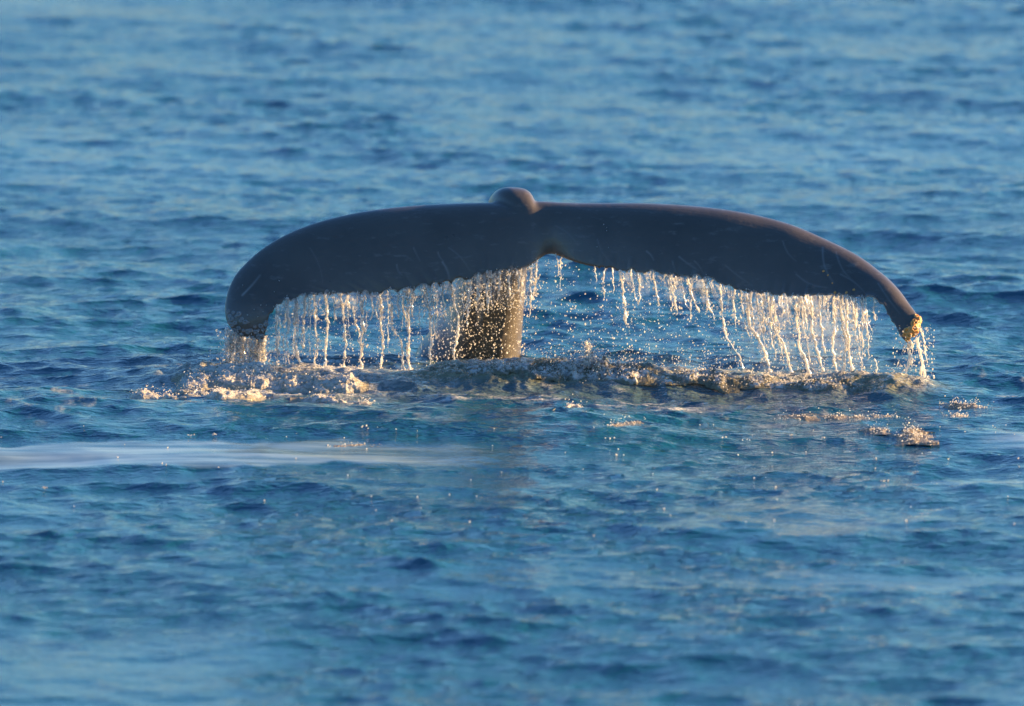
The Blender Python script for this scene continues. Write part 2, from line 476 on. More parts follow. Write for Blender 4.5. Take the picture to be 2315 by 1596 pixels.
smo = tmp.modifiers.new("smooth", 'SMOOTH'); smo.factor = 0.5; smo.iterations = 3
dg = bpy.context.evaluated_depsgraph_get()
body_me = bpy.data.meshes.new_from_object(tmp.evaluated_get(dg))
body_me.name = "body"
bpy.data.objects.remove(tmp); bpy.data.meshes.remove(raw)
# melt the ridge of the stock into the flukes where they meet
nv = len(body_me.vertices)
co = np.empty(nv * 3, dtype=np.float32); body_me.vertices.foreach_get("co", co); co = co.reshape(-1, 3).astype(np.float64)
ed = np.empty(len(body_me.edges) * 2, dtype=np.int32); body_me.edges.foreach_get("vertices", ed); ed = ed.reshape(-1, 2)
wgt = np.exp(-((co[:, 0] - 0.14) / 0.26) ** 4) * (1 - sm(0.30, 0.42, co[:, 1])) * sm(0.55, 0.70, co[:, 2]) * (1 - 0.85 * sm(1.12, 1.17, co[:, 2]))
wgt *= (1 - sm(-0.02, -0.14, co[:, 1]) * (1 - sm(0.78, 0.88, co[:, 2])))
deg = np.bincount(ed.ravel(), minlength=nv)[:, None]
for _ in range(90):
    acc = np.stack([np.bincount(ed[:, 0], co[ed[:, 1], k], nv) + np.bincount(ed[:, 1], co[ed[:, 0], k], nv) for k in range(3)], 1) / deg
    co += (acc - co) * (0.6 * wgt)[:, None]
body_me.vertices.foreach_set("co", co.astype(np.float32).ravel()); body_me.update()
nv = len(body_me.vertices)
co = np.empty(nv * 3, dtype=np.float32); body_me.vertices.foreach_get("co", co); co = co.reshape(-1, 3)
# pixel coordinates of every vertex, to lay the old scars where the skin carries them
rel = co - CAM; dz_ = rel @ FWD
ppx = (rel @ RGT) / dz_ / KPX + 1157.5; ppy = -(rel @ UPV) / dz_ / KPX + 798.0
SCARS = [((548, 667), (588, 622), 2.2, 1.0), ((1000, 592), (1016, 632), 2.0, 0.8), ((990, 570), (1003, 590), 1.5, 0.6), ((1015, 560), (1062, 612), 1.2, .45),
         ((897, 598), (908, 622), 1.5, 0.6), ((935, 560), (950, 590), 1.3, 0.5), ((1462, 568), (1478, 588), 1.8, 0.7), ((1535, 580), (1580, 612), 1.6, 0.6), ((1570, 590), (1590, 620), 1.5, .5),
         ((1520, 590), (1527, 612), 1.4, 0.5), ((1640, 600), (1700, 645), 1.4, 0.4), ((1770, 545), (1800, 590), 1.5, 0.5), ((1860, 560), (1885, 640), 2.0, .7), ((1890, 570), (1935, 640), 1.6, 0.55),
         ((1900, 620), (1960, 668), 1.5, .5), ((1985, 640), (2035, 710), 1.5, 0.5), ((1800, 620), (1870, 650), 1.8, 0.45), ((700, 560), (730, 640), 1.2, 0.3), ((1350, 540), (1390, 600), 1.2, 0.3), ((1255, 510), (1300, 545), 1.5, 0.25)]
scar = np.zeros(nv)
for (a, b, w, s) in SCARS:
    a = np.array(a, float); b = np.array(b, float); d = b - a; L = np.hypot(*d)
    t = np.clip(((ppx - a[0]) * d[0] + (ppy - a[1]) * d[1]) / L ** 2, 0, 1)
    bow = (0.10 if int(a[0]) % 3 == 0 else (-0.07 if int(a[0]) % 3 == 1 else 0.02)) * L * np.sin(math.pi * t)
    ddx = ppx - (a[0] + d[0] * t) + bow * d[1] / L; ddy = ppy - (a[1] + d[1] * t) - bow * d[0] / L
    scar = np.maximum(scar, s * np.exp(-(ddx ** 2 + ddy ** 2) / (w * w)) * (1 - 0.6 * t))
scar *= (co[:, 1] < 0.35)
tip = np.maximum(1 - sm(0.0, 0.30, np.linalg.norm(co - at(560, 760, -0.46), axis=1)), 1 - sm(0.06, 0.26, np.linalg.norm(co - at(2070, 750, -1.22), axis=1)))
attr(body_me, "scar", scar); attr(body_me, "tip", tip)

def make_skin():
    m, nt, out = new_mat("wet_whale_skin")
    p = N(nt, "ShaderNodeBsdfPrincipled")
    vec = obj_coord(nt)
    base = mix_col(nt, noise_tex(nt, 2.2, 5, 0.6, vec), (0.042, 0.036, 0.031), (0.106, 0.093, 0.081))
    vst = obj_coord(nt, (3.0, 3.0, 9.0))
    n2 = noise_tex(nt, 3.0, 4, 0.65, vst)
    mr = N(nt, "ShaderNodeMapRange"); mr.inputs[1].default_value = 0.58; mr.inputs[2].default_value = 0.75
    nt.links.new(n2, mr.inputs[0])
    base = mix_col(nt, math_node(nt, 'MULTIPLY', mr.outputs[0], 0.6), base, (0.15, 0.14, 0.13))
    base = mix_col(nt, math_node(nt, 'MULTIPLY', get_attr(nt, "scar"), 0.5), base, (0.34, 0.33, 0.32))
    nt.links.new(base, p.inputs["Base Color"])
    ro = N(nt, "ShaderNodeMapRange"); ro.inputs[3].default_value = 0.20; ro.inputs[4].default_value = 0.45; p.inputs['Coat Weight'].default_value = 0.22; p.inputs['Coat Roughness'].default_value = 0.10
    nt.links.new(noise_tex(nt, 5.0, 4, 0.6, vec), ro.inputs[0])
    nt.links.new(ro.outputs[0], p.inputs["Roughness"])
    p.inputs["IOR"].default_value = 1.45
    b = N(nt, "ShaderNodeBump"); b.inputs["Distance"].default_value = 0.01; b.inputs["Strength"].default_value = 0.25
    nt.links.new(noise_tex(nt, 26.0, 4, 0.6, vec), b.inputs["Height"])
    nt.links.new(b.outputs[0], p.inputs["Normal"])
    nt.links.new(p.outputs[0], out.inputs[0])
    return m
SKIN = make_skin()
whale = obj("whale", None); whale.location = (0, 0, 0)
tag(whale, "dark grey humped whale tail raised above the sea with drooping flukes", "whale")
body_me.materials.clear()
body = obj("body", body_me, SKIN, whale)

# ------------------------------------------------------------------ barnacles on the tips
from mathutils.bvhtree import BVHTree
bvh = BVHTree.FromObject(body, bpy.context.evaluated_depsgraph_get())

def hit(px, py):
    d = ray(px, py); d = d / np.linalg.norm(d)
    loc, n, i, dist = bvh.ray_cast(Vector(CAM), Vector(d))
    return loc, n

def lathe_mesh(name, profile, seg=10, wob=0.12, seed=0):
    r_ = np.random.default_rng(seed)
    w = 1 + wob * r_.normal(0, 1, seg)
    vs_, q_ = [], []
    for (r, z) in profile:
        for k in range(seg):
            a = 2 * math.pi * k / seg
            vs_.append((r * w[k] * math.cos(a), r * w[k] * math.sin(a), z))
    for j in range(len(profile) - 1):
        for k in range(seg):
            q_.append((j * seg + k, j * seg + (k + 1) % seg, (j + 1) * seg + (k + 1) % seg, (j + 1) * seg + k))
    return mesh_np(name, vs_, q_)

def make_barnacle_mat(name, c1, c2):
    m, nt, out = new_mat(name)
    p = N(nt, "ShaderNodeBsdfPrincipled")
    vec = obj_coord(nt)
    nt.links.new(mix_col(nt, noise_tex(nt, 60.0, 3, 0.6, vec), c1, c2), p.inputs["Base Color"])
    p.inputs["Roughness"].default_value = 0.45
    nt.links.new(p.outputs[0], out.inputs[0])
    return m
BG = make_barnacle_mat("grey_barnacle_shell", (0.10, 0.11, 0.12), (0.32, 0.33, 0.33))
BT = make_barnacle_mat("tan_barnacle_shell", (0.48, 0.20, 0.04), (0.74, 0.38, 0.12))
PROF = [(1.0, -0.25), (0.95, 0.15), (0.75, 0.55), (0.55, 0.62), (0.45, 0.50), (0.32, 0.12), (0.02, 0.02)]
bar_me = {"g": [lathe_mesh("barnacle", PROF, 11, 0.08, k) for k in range(3)], "t": [lathe_mesh("barnacle", PROF, 11, 0.14, k + 9) for k in range(3)]}
for k in range(3):
    bar_me["g"][k].materials.append(BG); bar_me["t"][k].materials.append(BT)
brng = np.random.default_rng(31)
def barnacle(px, py, rad, kind):
    loc, n = hit(px, py)
    if loc is None: return
    o = bpy.data.objects.new("barnacle", bar_me[kind][int(brng.integers(3))]); C.objects.link(o)
    o.parent = whale
    o.location = loc
    q = n.to_track_quat('Z', 'Y')
    o.rotation_mode = 'QUATERNION'; o.rotation_quaternion = q
    o.scale = (rad, rad * brng.uniform(0.85, 1.1), rad * brng.uniform(0.6, 1.0))
BAR_L = [(518, 716), (525, 722), (532, 714), (541, 712), (517, 728), (524, 733), (534, 730), (544, 726), (553, 730), (562, 728), (521, 742), (530, 745), (540, 741), (550, 745), (536, 752),
         (546, 757), (558, 750), (568, 748), (577, 752), (587, 748), (596, 745), (600, 735), (601, 726), (592, 758), (583, 762), (570, 762), (560, 763), (575, 741), (590, 737), (527, 707), (517, 704), (549, 719)]
for (a, b) in BAR_L: barnacle(a + brng.uniform(-2, 2), b + brng.uniform(-2, 2), brng.uniform(0.010, 0.021), "g")
BAR_R = [(2077, 722), (2078, 732), (2072, 740), (2076, 745), (2066, 742), (2062, 752), (2070, 752), (2074, 757), (2056, 758), (2062, 763), (2067, 766), (2058, 769), (2052, 766), (2046, 758), (2050, 748), (2078, 739),
         (2074, 729), (2068, 733), (2060, 745), (2055, 752), (2070, 762), (2064, 771), (2071, 715), (2074, 719), (2068, 724), (2064, 730), (2076, 735), (2073, 747), (2068, 757), (2060, 757), (2066, 749), (2072, 737)]
for (a, b) in BAR_R: barnacle(a + brng.uniform(-1.5, 1.5), b + brng.uniform(-1.5, 1.5), brng.uniform(0.013, 0.030), "t")
for (a, b, r_) in [(1862, 613, .010), (1872, 622, .008), (1882, 640, .007), (1888, 661, .011), (1914, 661, .011), (1930, 655, .010), (1897, 664, .010)]: barnacle(a, b, r_, "t")

# ------------------------------------------------------------------ falling water
def make_drop_mat(name, glass, tint=(0.93, 0.93, 0.93), trans=0.55):
    m, nt, out = new_mat(name)
    g = N(nt, "ShaderNodeBsdfGlass"); g.inputs["IOR"].default_value = 1.33; g.inputs["Roughness"].default_value = 0.06
    d = N(nt, "ShaderNodeBsdfDiffuse"); d.inputs[0].default_value = (*tint, 1)
    t = N(nt, "ShaderNodeBsdfTranslucent"); t.inputs[0].default_value = (*tint, 1)
    mx = N(nt, "ShaderNodeMixShader"); mx.inputs[0].default_value = trans
    nt.links.new(d.outputs[0], mx.inputs[1]); nt.links.new(t.outputs[0], mx.inputs[2])
    m2 = N(nt, "ShaderNodeMixShader")
    n = noise_tex(nt, 28.0, 3, 0.6, obj_coord(nt))
    mr = N(nt, "ShaderNodeMapRange"); mr.inputs[1].default_value = 0.35; mr.inputs[2].default_value = 0.65
    mr.inputs[3].default_value = min(1.0, glass + 0.3); mr.inputs[4].default_value = max(0.0, glass - 0.3)
    nt.links.new(n, mr.inputs[0]); nt.links.new(mr.outputs[0], m2.inputs[0])
    nt.links.new(mx.outputs[0], m2.inputs[1]); nt.links.new(g.outputs[0], m2.inputs[2])
    b = N(nt, "ShaderNodeBump"); b.inputs["Distance"].default_value = 0.006; b.inputs["Strength"].default_value = 0.6
    nt.links.new(noise_tex(nt, 70.0, 2, 0.5, obj_coord(nt)), b.inputs["Height"])
    for x in (g, d, t): nt.links.new(b.outputs[0], x.inputs["Normal"])
    nt.links.new(m2.outputs[0], out.inputs[0])
    return m
STRAND = make_drop_mat("falling_water", 0.50, (0.97, 0.94, 0.88), 0.66)
DROP = make_drop_mat("water_drops", 0.36, (0.97, 0.94, 0.88), 0.66)

GUSH = make_drop_mat("gushing_water", 0.30, (0.97, 0.95, 0.90), 0.7)

def make_film_mat():
    m, nt, out = new_mat("water_film")
    tr = N(nt, "ShaderNodeBsdfTransparent")
    d = N(nt, "ShaderNodeBsdfDiffuse"); d.inputs[0].default_value = (0.55, 0.58, 0.60, 1)
    t = N(nt, "ShaderNodeBsdfTranslucent"); t.inputs[0].default_value = (0.75, 0.76, 0.76, 1)
    gl = N(nt, "ShaderNodeBsdfGlossy"); gl.inputs["Roughness"].default_value = 0.12
    a = N(nt, "ShaderNodeMixShader"); a.inputs[0].default_value = 0.5
    nt.links.new(d.outputs[0], a.inputs[1]); nt.links.new(t.outputs[0], a.inputs[2])
    fr = N(nt, "ShaderNodeFresnel"); fr.inputs["IOR"].default_value = 1.33
    b_ = N(nt, "ShaderNodeMixShader"); nt.links.new(math_node(nt, 'MULTIPLY', fr.outputs[0], 2.0), b_.inputs[0])
    nt.links.new(a.outputs[0], b_.inputs[1]); nt.links.new(gl.outputs[0], b_.inputs[2])
    # denser and thinner runs of water, drawn out downwards
    n = noise_tex(nt, 1.0, 4, 0.6, obj_coord(nt, (26.0, 26.0, 7.0)))
    n2 = noise_tex(nt, 1.0, 3, 0.6, obj_coord(nt, (70.0, 70.0, 45.0)))
    s_ = math_node(nt, 'ADD', math_node(nt, 'MULTIPLY', n, 0.65), math_node(nt, 'MULTIPLY', n2, 0.35))
    mr = N(nt, "ShaderNodeMapRange"); mr.inputs[1].default_value = 0.40; mr.inputs[2].default_value = 0.62
    mr.inputs[3].default_value = 0.20; mr.inputs[4].default_value = 0.80
    nt.links.new(s_, mr.inputs[0])
    mx = N(nt, "ShaderNodeMixShader")
    nt.links.new(math_node(nt, 'MULTIPLY', mr.outputs[0], get_attr(nt, "dens")), mx.inputs[0])
    nt.links.new(tr.outputs[0], mx.inputs[1]); nt.links.new(b_.outputs[0], mx.inputs[2])
    bp = N(nt, "ShaderNodeBump"); bp.inputs["Distance"].default_value = 0.008; bp.inputs["Strength"].default_value = 0.8
    nt.links.new(n2, bp.inputs["Height"])
    for x in (d, t, gl): nt.links.new(bp.outputs[0], x.inputs["Normal"])
    nt.links.new(mx.outputs[0], out.inputs[0])
    return m
FILM = make_film_mat()

def te_at(px):
    """Pixel row and depth of the trailing edge below the flukes at column px."""
    o_ = np.argsort(RW[20:-8, 2])
    return np.interp(px, RW[20:-8, 2][o_], RW[20:-8, 3][o_]), np.interp(px, RW[20:-8, 2][o_], RW[20:-8, 5][o_])

frng = np.random.default_rng(77)
DROPS = []                                       # x, y, z, radius, stretch
def add_drop(p, r, st=1.0): DROPS.append((p[0], p[1], p[2], r, st))

def strand_mesh(path, Y, r0, broken=0.3, land=False, seed=0, flare=False):
    """One irregular string of falling water along pixel path [(px, py), ...] at depth Y."""
    r_ = np.random.default_rng(seed)
    P = catmull(np.array(path, float), max(12, len(path) * 14))
    L = np.concatenate([[0], np.cumsum(np.hypot(np.diff(P[:, 0]), np.diff(P[:, 1])))])
    n = max(8, int(L[-1] / 2.2))
    l = np.linspace(0, L[-1], n)
    px = np.interp(l, L, P[:, 0]); py = np.interp(l, L, P[:, 1])
    f = l / max(L[-1], 1)
    ofs = r_.uniform(0, 100)
    px = px + (fbm(l * 0.035 + ofs, l * 0 + 3.3, 2) - 0.5) * 9.0 * sm(0, 0.35, f) + (vnoise(l * 0.16 + ofs, l * 0 + 9.1) - 0.5) * 3.4
    yy = Y + (fbm(l * 0.03 + ofs + 50, l * 0 + 1.2, 2) - 0.5) * 0.05
    pts = np.array([at(a, b, c) for a, b, c in zip(px, py, yy)])
    bead = 0.25 + 1.25 * vnoise(l * 0.075 + ofs, l * 0 + 5.5) ** 1.4 * (0.35 + 1.2 * vnoise(l * 0.27 + ofs, l * 0 + 2.5)) + 0.25 * vnoise(l * 0.5 + ofs, l * 0 + 8.5)
    neck = sm(0.30 + 0.0 * f, 0.45, vnoise(l * 0.07 + ofs + 31, l * 0 + 7.7) + (0.22 - broken * f * 0.6))
    rad = 0.74 * r0 * bead * (0.22 + 0.78 * neck) * sm(-0.01, 0.03, f) + 0.0012
    rad *= np.where(f < 0.06, 0.6 + f / 0.06 * 0.4, 1)
    if flare: rad *= 1 + 0.8 * sm(0.9, 1.0, f)
    rad *= 1 - 0.75 * (0 if flare else 1) * sm(0.93, 1.0, f)
    seg = 7
    a = np.arange(seg) * 2 * math.pi / seg
    rr = rad[:, None] * (1 + 0.25 * (r_.random((n, seg)) - 0.5) + 0.35 * (vnoise(l[:, None] * 0.12 + ofs, a[None] * 1.3 + 4) - 0.5))
    V = np.stack([pts[:, 0, None] + rr * np.cos(a), pts[:, 1, None] + rr * np.sin(a), np.repeat(pts[:, 2, None], seg, 1)], -1).reshape(-1, 3)
    g = np.arange(n * seg).reshape(n, seg)
    Q = np.stack([g[:-1], np.roll(g[:-1], -1, 1), np.roll(g[1:], -1, 1), g[1:]], -1).reshape(-1, 4)
    V = np.concatenate([V, [pts[0] + [0, 0, rad[0]], pts[-1] - [0, 0, rad[-1]]]])
    T = [(n * seg, g[0, (k + 1) % seg], g[0, k]) for k in range(seg)] + [(n * seg + 1, g[-1, k], g[-1, (k + 1) % seg]) for k in range(seg)]
    # loose drops that have left the string
    for k in range(int(L[-1] * (0.5 if r0 > .006 else 0.25))):
        j = int(r_.integers(0, n)); w = (3.0 + 7.0 * f[j])
        c = at(px[j] + r_.normal(0, w), py[j] + r_.uniform(-4, 4), Y + r_.normal(0, 0.03))
        if c[2] > 0.0: add_drop(c, 0.0012 + 0.0046 * r_.random() ** 2.2, r_.uniform(1, 2.2))
    return mesh_np("water_strand", V, Q, T)

def land_py(px, Y):
    """Pixel row where the sea surface lies at depth Y below column px."""
    x = at(px, 840, Y)[0]
    z = float(sea_z(x, Y))
    c = np.array([x, Y, z]) - CAM
    return -(c @ UPV) / (c @ FWD) / KPX + 798.0

def film_mesh(x0, x1, length, Y_ofs=0.0, dens=1.0, step=1.6, edge=34.0, slant=0.0):
    xs = np.arange(x0, x1, step)
    cols = []
    mlen = max(length(x) for x in xs)
    nr = max(6, int(mlen / 3.0))
    V, D = [], []
    for x in xs:
        ty, Yd = te_at(x)
        ln = length(x)
        for j in range(nr):
            f = j / (nr - 1)
            yy = Yd + Y_ofs + 0.030 * (fbm(x * 0.05, f * ln * 0.012 + 3, 2) - 0.5) * (0.3 + f) - 0.004
            V.append(at(x + slant * f * ln, ty - 3.0 + f * ln, yy))
            ed_ = float(sm(x0, x0 + edge, x) * (1 - sm(x1 - edge, x1, x)))
            D.append(dens * (1 - 0.92 * f ** 0.8) * ed_)
    g = np.arange(len(V)).reshape(len(xs), nr)
    Q = np.stack([g[:-1, :-1], g[1:, :-1], g[1:, 1:], g[:-1, 1:]], -1).reshape(-1, 4)
    me = mesh_np("water_film", V, Q)
    attr(me, "dens", np.array(D))
    return me

def curtain(label, strands, films, base_px, Yb, mat=None):
    root = obj("water_curtain", None)
    p = at(base_px, land_py(base_px, Yb), Yb); root.location = p
    tag(root, label, "falling water", "sheets of water streaming off the whale's flukes")
    inv = Matrix.Translation(-Vector(p))
    for k, (path, r0, br) in enumerate(strands):
        ty, Yd = te_at(path[0][0])
        if len(path[0]) > 2: Yd = path[0][2]
        pth = [(q[0], q[1]) for q in path]
        if pth[0][1] is None: pth[0] = (pth[0][0], ty - 3)
        fl = False
        if pth[-1][1] is None:
            pth[-1] = (pth[-1][0], land_py(pth[-1][0], Yd) + 2); fl = True
        if len(pth) == 2:
            a, b = pth
            pth = [a, ((a[0] + b[0]) / 2 + frng.uniform(-3, 3), (a[1] + b[1]) / 2), b]
        o = obj("water_strand", strand_mesh(pth, Yd + frng.uniform(-0.03, 0.03), r0, br, fl, int(frng.integers(1e6)), fl), mat or STRAND, root)
        o.matrix_parent_inverse = inv
    for me in films:
        o = obj("water_film", me, FILM, root); o.matrix_parent_inverse = inv; tag(o, kind="stuff")
    return root
_ = None
LEFT = [([(626, _), (627, 760), (629, _)], .016, .3), ([(650, _), (651, 760), (654, _)], .011, .9), ([(672, _), (668, 740), (672, 790), (679, _)], .019, .1),
        ([(688, _), (687, 760), (684, 790)], .013, .2), ([(708, _), (714, 740), (716, 775), (710, _)], .011, .5), ([(734, _), (740, 740), (735, 790), (733, _)], .014, .2),
        ([(770, _), (779, 740), (781, 790), (777, _)], .012, .4), ([(786, _), (790, 715)], .009, .4), ([(816, _), (819, 740), (815, 780), (818, _)], .016, .1), ([(796, 690), (805, 735), (816, 762)], .009, .2),
        ([(841, _), (840, 725)], .008, .5), ([(859, _), (864, 750), (866, 790), (862, _)], .012, .4), ([(881, _), (890, 745), (905, 770), (910, _)], .012, .3), ([(901, _), (903, 720)], .010, .3),
        ([(917, _), (926, 740), (925, 790), (927, _)], .017, .1), ([(933, _), (932, 720)], .009, .3), ([(963, _), (972, 720), (974, 770), (972, _)], .015, .2), ([(981, _), (982, 700)], .008, .4),
        ([(1000, _), (1005, 730)], .009, .5), ([(698, _), (699, 720)], .008, .4), ([(753, _), (755, 730)], .008, .5), ([(640, 760), (645, _)], .008, .7), ([(948, 690), (950, 790)], .006, .9)]
MID = [([(1019, _), (1033, 715), (1030, 780), (1026, _)], .012, .2), ([(1057, _), (1054, 740)], .010, .4), ([(1102, _), (1103, 705)], .014, .4), ([(1082, _), (1080, 690)], .008, .5), ([(1128, _), (1127, 680)], .009, .5),
       ([(1150, _), (1153, 670)], .010, .5), ([(1172, _), (1176, 690)], .009, .6), ([(1196, _), (1198, 720)], .010, .6), ([(1214, _), (1208, 660)], .008, .6), ([(1040, _), (1048, 700)], .009, .4)]
RGHT = [([(1258, _), (1262, 625)], .005, .7), ([(1268, _), (1265, 655)], .006, .8), ([(1343, _), (1350, 640)], .006, .8), ([(1367, _), (1366, 680)], .007, .8), ([(1382, _), (1385, 665)], .006, .8), ([(1400, _), (1411, 670), (1418, 735)], .012, .3), ([(1441, _), (1445, 690)], .009, .6),
        ([(1475, _), (1482, 660), (1490, 695)], .011, .4), ([(1513, _), (1522, 670), (1532, 705)], .010, .5), ([(1554, _), (1566, 670), (1578, 705)], .012, .3), ([(1567, _), (1563, 725)], .009, .6),
        ([(1595, _), (1604, 690), (1617, 725)], .012, .4), ([(1628, _), (1634, 720), (1645, 765), (1670, 805), (1686, _)], .012, .6), ([(1660, _), (1662, 740)], .008, .8), ([(1688, _), (1696, 730), (1721, 780), (1734, 815), (1743, _)], .017, .1),
        ([(1700, _), (1703, 725)], .010, .3), ([(1728, _), (1728, 755)], .009, .3), ([(1741, _), (1747, 735), (1767, 775), (1785, 820), (1791, _)], .011, .1), ([(1800, 680), (1806, 770), (1815, 800), (1827, _)], .014, .2),
        ([(1834, _), (1838, 750), (1852, 810), (1863, _)], .014, .1), ([(1850, _), (1857, 760), (1868, 800)], .010, .3), ([(1885, _), (1883, 790), (1893, _)], .015, .1), ([(1898, _), (1904, 740), (1912, 770), (1905, _)], .016, .1), ([(1914, _), (1917, 760), (1927, _)], .014, .2),
        ([(1930, _), (1935, 770)], .009, .6), ([(1949, _), (1949, 790), (1950, _)], .007, 1.0), ([(1975, _), (1978, 725)], .011, .3), ([(1978, 810), (1980, _)], .010, .4), ([(1962, 760), (1961, 815)], .005, .9)]
def wisps(lst, n, x0, x1, mx, drift=0.0):
    """Hair-thin dribbles between the main strings."""
    for _k in range(n):
        x = frng.uniform(x0, x1); ty = te_at(x)[0]
        ln = mx * (0.12 + 0.88 * frng.random() ** 1.6)
        lst.append(([(x, None), (x + drift * ln * 0.5 + frng.normal(0, 2), ty + ln * 0.5), (x + drift * ln + frng.normal(0, 4), ty + ln)], frng.uniform(.0028, .0065), frng.uniform(.2, .9)))
wisps(LEFT, 46, 618, 1005, 170); wisps(MID, 20, 1010, 1215, 90); wisps(RGHT, 18, 1390, 1650, 90, 0.2); wisps(RGHT, 46, 1650, 1960, 180, 0.18)
def tiplen(lo, hi): return lambda x: lo + (hi - lo) * float(fbm(x * 0.06 + 2, 4.4, 3))
f_left = [film_mesh(618, 1000, lambda x: 20 + 95 * float(fbm(x * 0.035 + 1, 2.2, 3)) ** 1.2, -0.005, 1.0), film_mesh(958, 1060, tiplen(60, 200), 0.02, 0.95)]
f_mid = [film_mesh(1050, 1215, tiplen(20, 150), -0.005, 0.9)]
f_right = [film_mesh(1395, 1665, tiplen(15, 95), -0.005, 0.9, slant=0.15), film_mesh(1640, 1965, tiplen(90, 250), 0.0, 0.65, slant=0.16, edge=70.0), film_mesh(1930, 2000, tiplen(10, 60), 0.0, 0.6)]
curtain("row of golden water strings falling from the left fluke's scalloped edge", LEFT, f_left, 800, -0.42)
curtain("broken dribbles of water dropping in front of the tail stock", MID, f_mid, 1100, -0.33)
curtain("slanting water strings and misty film falling from the right fluke's edge", RGHT, f_right, 1750, -0.6)
TL = []
for k in range(21):
    x = 514 + k * 4.2
    ty = np.interp(x, [510, 525, 560, 600], [732, 750, 764, 764])
    TL.append(([(x, ty, -0.47), (x + frng.uniform(-2, 2) - 3 * (k < 4), 800), (x + frng.uniform(-5, 4) - 5 * (k < 4), _)], frng.uniform(.009, .024), .25))
curtain("thick pale water gushing straight down off the left fluke tip", TL, [], 560, -0.47, GUSH)
TR = [([(2056, 768, -1.25), (2052, 815), (2046, 845), (2043, _)], .017, .15), ([(2062, 772, -1.25), (2064, 800), (2060, 830)], .011, .5), ([(2072, 762, -1.24), (2080, 800), (2086, 830), (2090, _)], .022, .1),
      ([(2080, 742, -1.24), (2093, 790), (2094, 820)], .011, .5), ([(2085, 825, -1.24), (2078, 855), (2066, _)], .013, .2), ([(2050, 765, -1.25), (2042, 790), (2030, 830)], .006, .9), ([(2096, 850, -1.24), (2100, _)], .010, .3)]
curtain("white split stream pouring off the orange right fluke tip", TR, [], 2065, -1.24, GUSH)

# loose spray
def scatter(n, x0, x1, y0, y1, Yf, rlo, rhi, te=None, pw=2.2):
    for _k in range(n):
        x = frng.uniform(x0, x1)
        top = y0 if te is None else te_at(x)[0] + te
        y = frng.uniform(top, y1)
        Y = Yf(x) + frng.normal(0, 0.07)
        p = at(x, y, Y)
        if p[2] < sea_z(p[0], p[1]): continue
        add_drop(p, rlo + (rhi - rlo) * frng.random() ** pw, frng.uniform(0.9, 1.7))
teY = lambda x: float(te_at(x)[1])
scatter(520, 610, 1000, 0, 845, teY, .0014, .0050, te=8)
scatter(1500, 978, 1192, 640, 828, lambda x: 0.05, .0012, .0058, pw=3)
scatter(500, 1050, 1215, 0, 700, lambda x: -0.25, .0018, .0065, te=2)
scatter(260, 1190, 1290, 0, 830, teY, .0014, .0050, te=10)
scatter(520, 1290, 1680, 0, 850, teY, .0015, .0058, te=6)
scatter(420, 1280, 1680, 690, 850, teY, .0015, .0060)
scatter(1100, 1640, 1960, 0, 858, teY, .0010, .0045, te=5, pw=3)
scatter(500, 610, 1000, 0, 760, teY, .0010, .0030, te=5, pw=3)
scatter(400, 1390, 1650, 0, 760, teY, .0010, .0030, te=5, pw=3)
scatter(1100, 488, 612, 745, 850, lambda x: -0.47, .0012, .0055)
scatter(150, 470, 560, 790, 852, lambda x: -0.5, .0015, .0050)
scatter(330, 2018, 2112, 735, 882, lambda x: -1.24, .0015, .0060)
scatter(90, 1950, 2120, 830, 885, lambda x: -1.2, .0015, .0050)
scatter(420, 1200, 1660, 785, 850, lambda x: -1.0, .0016, .0060)
scatter(260, 440, 850, 820, 900, lambda x: -1.0, .0016, .0055)
for (a, b) in [(549, 645), (631, 635), (690, 663), (620, 660), (1372, 522), (1372, 515), (1365, 508), (1376, 560), (1350, 558), (590, 690), (575, 700), (583, 716), (560, 712), (550, 722), (595, 705), (602, 690)]:
    loc, n_ = hit(a, b)
    if loc is not None: add_drop(np.array(loc) + np.array(n_) * 0.004, 0.0035, 1.3)
ico = bmesh.new(); bmesh.ops.create_icosphere(ico, subdivisions=1, radius=1.0)
iv = np.array([v_.co[:] for v_ in ico.verts]); it = np.array([[v_.index for v_ in f_.verts] for f_ in ico.faces]); ico.free()
D = np.array(DROPS); nd = len(D)
sc = np.stack([D[:, 3], D[:, 3], D[:, 3] * D[:, 4]], 1)
jit = 1 + 0.6 * (frng.random((nd, len(iv), 1)) - 0.5)
DV = (iv[None] * jit * sc[:, None] + D[:, None, :3]).reshape(-1, 3)
DT = (it[None] + (np.arange(nd) * len(iv))[:, None, None]).reshape(-1, 3)
spray = obj("water_spray", mesh_np("water_spray", DV, None, DT), DROP)
tag(spray, "fine golden spray of drops scattered under and around the tail", "spray", kind="stuff")

